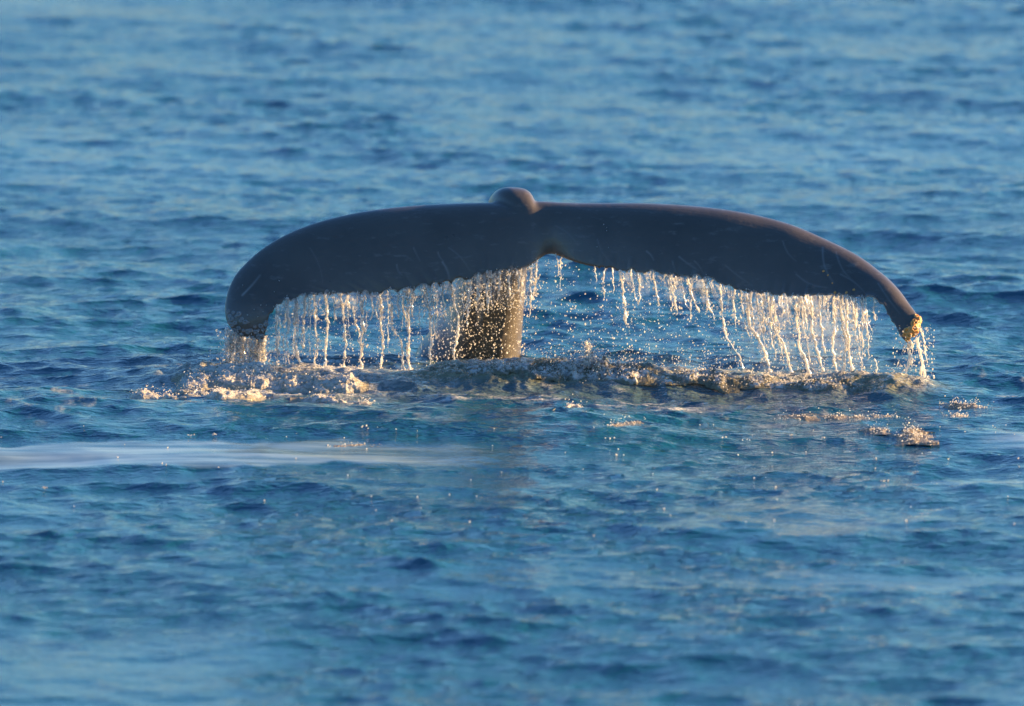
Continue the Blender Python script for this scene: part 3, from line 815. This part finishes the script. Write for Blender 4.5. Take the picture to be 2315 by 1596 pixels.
# ------------------------------------------------------------------ foam
def make_foam_mat():
    m, nt, out = new_mat("sea_foam")
    vec = obj_coord(nt)
    n = noise_tex(nt, 22.0, 4, 0.65, vec)
    p = N(nt, "ShaderNodeBsdfPrincipled")
    nt.links.new(mix_col(nt, n, (0.52, 0.50, 0.45), (0.88, 0.86, 0.82)), p.inputs["Base Color"])
    p.inputs["Roughness"].default_value = 0.35; p.inputs["IOR"].default_value = 1.33
    t = N(nt, "ShaderNodeBsdfTranslucent"); t.inputs[0].default_value = (0.8, 0.78, 0.72, 1)
    b = N(nt, "ShaderNodeBump"); b.inputs["Distance"].default_value = 0.012; b.inputs["Strength"].default_value = 0.9
    nt.links.new(noise_tex(nt, 55.0, 3, 0.6, vec), b.inputs["Height"])
    nt.links.new(b.outputs[0], p.inputs["Normal"]); nt.links.new(b.outputs[0], t.inputs["Normal"])
    mx = N(nt, "ShaderNodeMixShader"); mx.inputs[0].default_value = 0.45
    nt.links.new(p.outputs[0], mx.inputs[1]); nt.links.new(t.outputs[0], mx.inputs[2])
    nt.links.new(mx.outputs[0], out.inputs[0])
    return m
FOAM = make_foam_mat()
def make_ruffle_mat():
    m, nt, out = new_mat("ruffled_bubbly_water")
    vec = obj_coord(nt)
    p = N(nt, "ShaderNodeBsdfPrincipled")
    nt.links.new(mix_col(nt, noise_tex(nt, 40.0, 4, 0.7, vec), (0.03, 0.06, 0.07), (0.50, 0.38, 0.24)), p.inputs["Base Color"])
    p.inputs["Roughness"].default_value = 0.16; p.inputs["IOR"].default_value = 1.33
    b = N(nt, "ShaderNodeBump"); b.inputs["Distance"].default_value = 0.02; b.inputs["Strength"].default_value = 1.0
    nt.links.new(noise_tex(nt, 60.0, 3, 0.6, vec), b.inputs["Height"]); nt.links.new(b.outputs[0], p.inputs["Normal"])
    nt.links.new(p.outputs[0], out.inputs[0])
    return m
RUFF = make_ruffle_mat()
_is = bmesh.new(); bmesh.ops.create_icosphere(_is, subdivisions=2, radius=1.0)
sv2 = np.array([v_.co[:] for v_ in _is.verts]); stt = np.array([[v_.index for v_ in f_.verts] for f_ in _is.faces]); _is.free()


def sea_hit(px, py):
    """First point of the sea sheet seen at a pixel."""
    d = ray(px, py)
    t = np.arange(DIST - 9, DIST + 7, 0.01)
    P = CAM[None] + d[None] * t[:, None]
    z = sea_z(P[:, 0], P[:, 1])
    k = np.argmax(P[:, 2] < z + 0.002)
    return P[k]

def foam_lump(name, label, cat, blobs, vox=0.009, amp_=0.022, mat=None, group=None, froth=260, seed=1, fr=(0.0018, 0.0065)):
    """blobs: (x, y, z, rx, ry, rz) in world units; melted together, roughened and strewn with bubbles."""
    r_ = np.random.default_rng(seed)
    B = np.array(blobs)
    V = (sv2[None] * B[:, None, 3:6] + B[:, None, :3]).reshape(-1, 3)
    T = (stt[None] + (np.arange(len(B)) * len(sv2))[:, None, None]).reshape(-1, 3)
    raw_ = mesh_np("raw", V, None, T)
    t_ = bpy.data.objects.new("tmp", raw_); C.objects.link(t_)
    md_ = t_.modifiers.new("r", 'REMESH'); md_.mode = 'VOXEL'; md_.voxel_size = vox; md_.use_smooth_shade = True
    me = bpy.data.meshes.new_from_object(t_.evaluated_get(bpy.context.evaluated_depsgraph_get()))
    bpy.data.objects.remove(t_); bpy.data.meshes.remove(raw_)
    # keep the one joined mass
    n = len(me.vertices)
    e = np.empty(len(me.edges) * 2, dtype=np.int32); me.edges.foreach_get("vertices", e); e = e.reshape(-1, 2)
    lab = np.arange(n)
    while True:
        m_ = np.minimum(lab[e[:, 0]], lab[e[:, 1]]); old = lab.copy()
        np.minimum.at(lab, e[:, 0], m_); np.minimum.at(lab, e[:, 1], m_)
        lab = lab[lab]
        if np.array_equal(old, lab): break
    big = np.bincount(lab).argmax()
    if (lab != big).any():
        bm_ = bmesh.new(); bm_.from_mesh(me); bm_.verts.ensure_lookup_table()
        bmesh.ops.delete(bm_, geom=[bm_.verts[int(k)] for k in np.where(lab != big)[0]], context='VERTS')
        bm_.to_mesh(me); bm_.free()
    n = len(me.vertices); c = np.empty(n * 3, dtype=np.float32); me.vertices.foreach_get("co", c); c = c.reshape(-1, 3).astype(float)
    nn = np.empty(n * 3, dtype=np.float32); me.vertices.foreach_get("normal", nn); nn = nn.reshape(-1, 3)
    d = (fbm3(c * np.array([12, 8, 18.0]) + seed, 3) - 0.5) * 2 * amp_ + (np.abs(fbm3(c * 40 + seed, 3) - 0.5) - 0.12) * amp_ * 2.2
    c += nn * d[:, None]
    base = c.mean(0); base[2] = c[:, 2].min()
    c2 = c - base
    me.vertices.foreach_set("co", c2.astype(np.float32).ravel()); me.update()
    me.materials.clear()
    o = obj(name, me, mat or FOAM)
    o.location = base
    tag(o, label, cat, group)
    if froth:
        up = np.where((nn[:, 2] > 0.1) | (nn[:, 1] < -0.4))[0]
        pk = r_.choice(up, froth)
        rad = fr[0] + (fr[1] - fr[0]) * r_.random(froth) ** 2
        ctr = c2[pk] + nn[pk] * (rad * 0.4)[:, None] + r_.normal(0, 1, (froth, 3)) * np.array([0.012, 0.03, 0.006])
        loose = r_.random(froth) < 0.4
        ctr[loose] += np.abs(r_.normal(0, 1, (loose.sum(), 3))) * np.array([0, 0, 0.03]) + r_.normal(0, 1, (loose.sum(), 3)) * np.array([0.09, 0.16, 0.0])
        rad[loose] *= 0.6
        zz = sea_z(ctr[:, 0] + base[0], ctr[:, 1] + base[1]) - base[2]
        ctr[:, 2] = np.where(loose, np.maximum(zz + np.abs(r_.normal(0, 0.008, froth)), np.where(r_.random(froth) < 0.3, ctr[:, 2], -9)), ctr[:, 2])
        FV = (iv[None] * (1 + 0.9 * (r_.random((froth, len(iv), 1)) - 0.5)) * rad[:, None, None] + ctr[:, None]).reshape(-1, 3)
        FT = (it[None] + (np.arange(froth) * len(iv))[:, None, None]).reshape(-1, 3)
        f_ = obj("froth", mesh_np("froth", FV, None, FT), DROP, o); tag(f_, kind="stuff")
    return o

def row_blobs(pts, n, wpx, hpx, seed, depth=0.10, lift=0.15):
    """Blobs strewn along a polyline of pixels on the visible sea; sizes in reference pixels."""
    r_ = np.random.default_rng(seed)
    P = catmull(np.array(pts, float), 60) if len(pts) > 2 else np.linspace(pts[0], pts[1], 60)
    out = []
    for k in range(n):
        q = P[int((k + r_.random()) / n * 59.9)]
        w = sea_hit(q[0] + r_.normal(0, 4), q[1] + r_.normal(0, 2.4))
        s_ = 0.3 + 0.8 * r_.random() ** 1.6
        if seed == 7: s_ = 0.25 + 1.3 * r_.random() ** 4
        rx = wpx * 0.00315 * s_; rz = hpx * 0.00315 * s_ * r_.uniform(0.6, 1.2)
        out.append((w[0], w[1] + r_.normal(0, depth * 0.3), w[2] + rz * lift, rx, depth * s_, rz))
    return out

def foam(label, pts, n, w, h, seed, depth=.1, froth=260, amp_=0.022, name="foam_clump", cat="foam", lift=0.15):
    ruffled = seed in (12, 13, 14, 15, 16, 18)
    foam_lump(name, label, cat, row_blobs(pts, int(n * 1.6), w * 0.75, h * 0.95, seed, depth, lift), group=FG if cat == "foam" else None, seed=seed, froth=int(froth * (0.45 if ruffled else 3.2)), amp_=amp_, mat=RUFF if ruffled else FOAM)
FG = "clumps of foam around the whale's tail"

def make_churn_mat(name="churned_foam", low=(0.34, 0.30, 0.21), t0=0.40, t1=0.58, r0=0.12, tr=0.10):
    """Aerated water: glassy golden-brown in the hollows, cream froth on the tops."""
    m, nt, out = new_mat(name)
    vec = obj_coord(nt)
    p = N(nt, "ShaderNodeBsdfPrincipled")
    mr = N(nt, "ShaderNodeMapRange"); mr.inputs[1].default_value = t0; mr.inputs[2].default_value = t1
    nt.links.new(noise_tex(nt, 17.0, 5, 0.68, vec), mr.inputs[0])
    k = math_node(nt, 'MULTIPLY', mr.outputs[0], get_attr(nt, "froth"))
    nt.links.new(mix_col(nt, k, low, (0.90, 0.87, 0.82)), p.inputs["Base Color"])
    nt.links.new(math_node(nt, 'ADD', math_node(nt, 'MULTIPLY', k, 0.35), r0), p.inputs["Roughness"])
    p.inputs["IOR"].default_value = 1.33
    t = N(nt, "ShaderNodeBsdfTranslucent"); t.inputs[0].default_value = (0.80, 0.74, 0.62, 1)
    b = N(nt, "ShaderNodeBump"); b.inputs["Distance"].default_value = 0.018; b.inputs["Strength"].default_value = 0.9
    nt.links.new(noise_tex(nt, 46.0, 4, 0.65, vec), b.inputs["Height"])
    nt.links.new(b.outputs[0], p.inputs["Normal"]); nt.links.new(b.outputs[0], t.inputs["Normal"])
    mx = N(nt, "ShaderNodeMixShader"); nt.links.new(math_node(nt, 'ADD', math_node(nt, 'MULTIPLY', k, 0.30), tr), mx.inputs[0])
    nt.links.new(p.outputs[0], mx.inputs[1]); nt.links.new(t.outputs[0], mx.inputs[2])
    nt.links.new(mx.outputs[0], out.inputs[0])
    return m
CHURN = make_churn_mat()
GLASSY = make_churn_mat("glassy_churned_water", (0.15, 0.135, 0.080), 0.45, 0.61, 0.07, 0.08)

def foam_mound(label, pts, dep, hgt, seed, froth=400, mat=None, name="foam_clump", cat="foam", spike=0.0, cream=1.0):
    """A low churned bank of foam following a polyline of pixels on the sea; dep and hgt in metres."""
    r_ = np.random.default_rng(seed)
    W = np.array([sea_hit(a, b) for a, b in pts])
    x0, x1 = W[:, 0].min() - 0.05, W[:, 0].max() + 0.05
    xs = np.arange(x0, x1, 0.0075); ss = np.linspace(-1, 1, max(20, int(2 * dep / 0.011)))
    yc = np.interp(xs, W[:, 0], W[:, 1])
    yc = np.convolve(np.pad(yc, 12, mode='edge'), np.ones(25) / 25, 'valid')
    X, S = np.meshgrid(xs, ss); Y = yc[None] + S * dep * (0.75 + 0.5 * vnoise(X * 4 + seed, X * 0 + 3.3))
    end = sm(x0, x0 + 0.18, X) * (1 - sm(x1 - 0.18, x1, X))
    env = np.clip(1 - S ** 2, 0, 1) ** 0.7 * end * (0.35 + 0.9 * fbm(X * 3.5 + seed * 7.1, Y * 3.0, 3))
    rid = 1 - 2 * np.abs(fbm(X * 5.5 + seed * 3.7, Y * 3.6 + seed, 4) - 0.5)
    fine = fbm(X * 24 + seed, Y * 16 + 2 * seed, 3)
    hh = env * (0.15 + 0.75 * rid ** 2 + 0.55 * (fine - 0.4))
    if spike: hh = hh + env * spike * sm(0.60, 0.78, fbm(X * 20 + seed, Y * 9 + 5, 2)) * (0.4 + fbm(X * 5, Y * 2, 2))
    Z = sea_z(X, Y) + hgt * hh * (0.62 if seed in (7, 8, 9, 11, 12, 13, 14, 15, 16, 18, 19) else 0.82) - 0.012
    Xj = X + (fbm(X * 15 + 3, Y * 11 + seed, 2) - 0.5) * 0.05 * env; Yj = Y + (fbm(X * 14 + 8, Y * 10 + seed, 2) - 0.5) * 0.08 * env
    ns, nx_ = X.shape
    g = np.arange(ns * nx_).reshape(ns, nx_)
    Q = np.stack([g[:-1, :-1], g[:-1, 1:], g[1:, 1:], g[1:, :-1]], -1).reshape(-1, 4)
    P = np.stack([Xj, Yj, Z], -1).reshape(-1, 3)
    base = np.array([(x0 + x1) / 2, yc.mean(), float(np.min(Z))])
    me = mesh_np(name, P - base, Q)
    attr(me, "froth", np.clip(cream * sm(0.10, 0.45, hh), 0, 1))
    o = obj(name, me, mat or (GLASSY if seed in (7, 8, 9, 11) else CHURN)); o.location = base
    tag(o, label, cat, FG if cat == "foam" else None)
    w_ = np.clip(hh, 0, None).ravel() ** 1.3; w_ /= w_.sum()
    pk = r_.choice(len(P), froth, p=w_)
    rad = 0.0014 + 0.0042 * r_.random(froth) ** 2.5
    ctr = (P - base)[pk] + r_.normal(0, 1, (froth, 3)) * np.array([0.012, 0.03, 0.0])
    ctr[:, 2] += np.abs(r_.normal(0, 1, froth)) * np.where(r_.random(froth) < 0.3, 0.035 + spike * 0.05, 0.004)
    FV = (iv[None] * (1 + 0.9 * (r_.random((froth, len(iv), 1)) - 0.5)) * rad[:, None, None] + ctr[:, None]).reshape(-1, 3)
    FT = (it[None] + (np.arange(froth) * len(iv))[:, None, None]).reshape(-1, 3)
    f_ = obj("froth", mesh_np("froth", FV, None, FT), DROP, o); tag(f_, kind="stuff")
    return o

foam_mound("leftmost folded mound of pinkish foam, apart from the rest", [(292, 899), (345, 893), (400, 900)], .20, .13, 1, 300)
foam_mound("long heap of bright foam where the left fluke tip's water lands", [(400, 876), (450, 866), (500, 858), (560, 856), (640, 862)], .34, .15, 2, 1300)
foam_mound("low golden foam bank in front of the left fluke tip", [(398, 903), (440, 893), (500, 898), (600, 899)], .30, .10, 3, 700, cream=0.8)
foam_mound("foam ridge under the left fluke's falling strings", [(590, 872), (650, 866), (700, 872), (820, 868)], .26, .09, 4, 500, cream=0.8)
foam_mound("small wedge of white foam right of the golden foam bank", [(672, 907), (720, 903), (800, 913)], .14, .07, 5, 240)
foam_mound("little foam flecks bunched at the swell's left foot", [(800, 909), (855, 911)], .09, .05, 6, 110)
foam_mound("spiky splash leaping along the crest right of the tail stock", [(1190, 838), (1290, 834), (1340, 834), (1400, 842), (1470, 848)], .20, .085, 7, 1500, name="splash", cat="splash", spike=1.1)
foam("tall pointed splash jet above the swell crest", [(1322, 830), (1338, 830)], 10, 5, 50, 17, .025, 200, 0.012, "splash", "splash", 0.7)
foam_mound("golden dome of foam on the swell crest below the right fluke", [(1520, 854), (1590, 848), (1655, 857)], .20, .10, 8, 520)
foam_mound("thin bright foam lip where the right fluke's strings land", [(1680, 860), (1760, 864), (1830, 867), (1900, 871), (1950, 877)], .13, .05, 9, 800, spike=0.4)
foam_mound("white foam lump floating alone before the green swell", [(1262, 922), (1300, 918), (1334, 925)], .10, .09, 10, 90)
foam_mound("froth collar around the foot of the tail stock", [(985, 838), (1060, 832), (1120, 830), (1210, 832)], .12, .045, 11, 520)
foam_mound("bubbly brown lump of ruffled water before the right fluke tip", [(2022, 990), (2065, 984), (2106, 990)], .20, .075, 12, 420, RUFF)
foam_mound("thin ruffled bubble line on the upper edge of the pale slick", [(725, 1008), (800, 1006), (905, 1008)], .10, .035, 19, 40, RUFF)
foam_mound("smaller bubbly crest left of the ruffled brown lump", [(1955, 974), (1985, 968), (2010, 973)], .12, .07, 13, 120, RUFF)
foam_mound("bead string of bubbles on the water at the far right", [(2115, 910), (2170, 915), (2245, 921)], .10, .045, 14, 220, RUFF)
foam_mound("thin ruffled bubble line below the swell's right end", [(1745, 946), (1850, 944), (1950, 942), (2040, 942)], .12, .04, 15, 260, RUFF)
foam_mound("short glittering bubble streak before the swell's middle", [(1350, 964), (1410, 958), (1465, 955)], .11, .045, 16, 160, RUFF)
foam_mound("bubble patch riding a dark wavelet under the bead string", [(2122, 942), (2160, 938), (2192, 942)], .11, .06, 18, 130, RUFF)

# scattered bubbles on the open water
bub = []
for (a, b, k_) in [(2000, 1088, 5), (1380, 992, 3), (1785, 986, 4), (100, 1103, 5), (2168, 936, 5), (712, 1228, 3), (752, 1234, 3), (240, 1268, 2), (285, 1272, 2), (1750, 1100, 1), (2297, 1037, 1), (1400, 1030, 3), (480, 983, 5), (430, 985, 4),
                   (800, 1007, 2), (1690, 995, 3), (1640, 990, 3), (1860, 990, 2), (820, 965, 3), (1290, 1215, 1), (1630, 1440, 2), (1340, 1212, 1)]:
    for _k in range(k_):
        p = sea_hit(a + frng.normal(0, 5 + (12 if k_ > 7 else 0)), b + frng.normal(0, 1.2))
        bub.append((p[0], p[1], p[2] + 0.004, 0.003 + 0.005 * frng.random()))
for _k in range(70):
    p = sea_hit(frng.uniform(0, 2315), 960 + 230 * frng.random() ** 1.5)
    bub.append((p[0], p[1], p[2] + 0.003, 0.0025 + 0.0035 * frng.random()))
bub = np.array(bub)
BV = (iv[None] * bub[:, None, 3:4] + bub[:, None, :3]).reshape(-1, 3)
BTt = (it[None] + (np.arange(len(bub)) * len(iv))[:, None, None]).reshape(-1, 3)
tag(obj("sea_bubbles", mesh_np("sea_bubbles", BV, None, BTt), DROP), "tiny glinting bubbles dotted over the open water before the tail", "bubbles", kind="stuff")
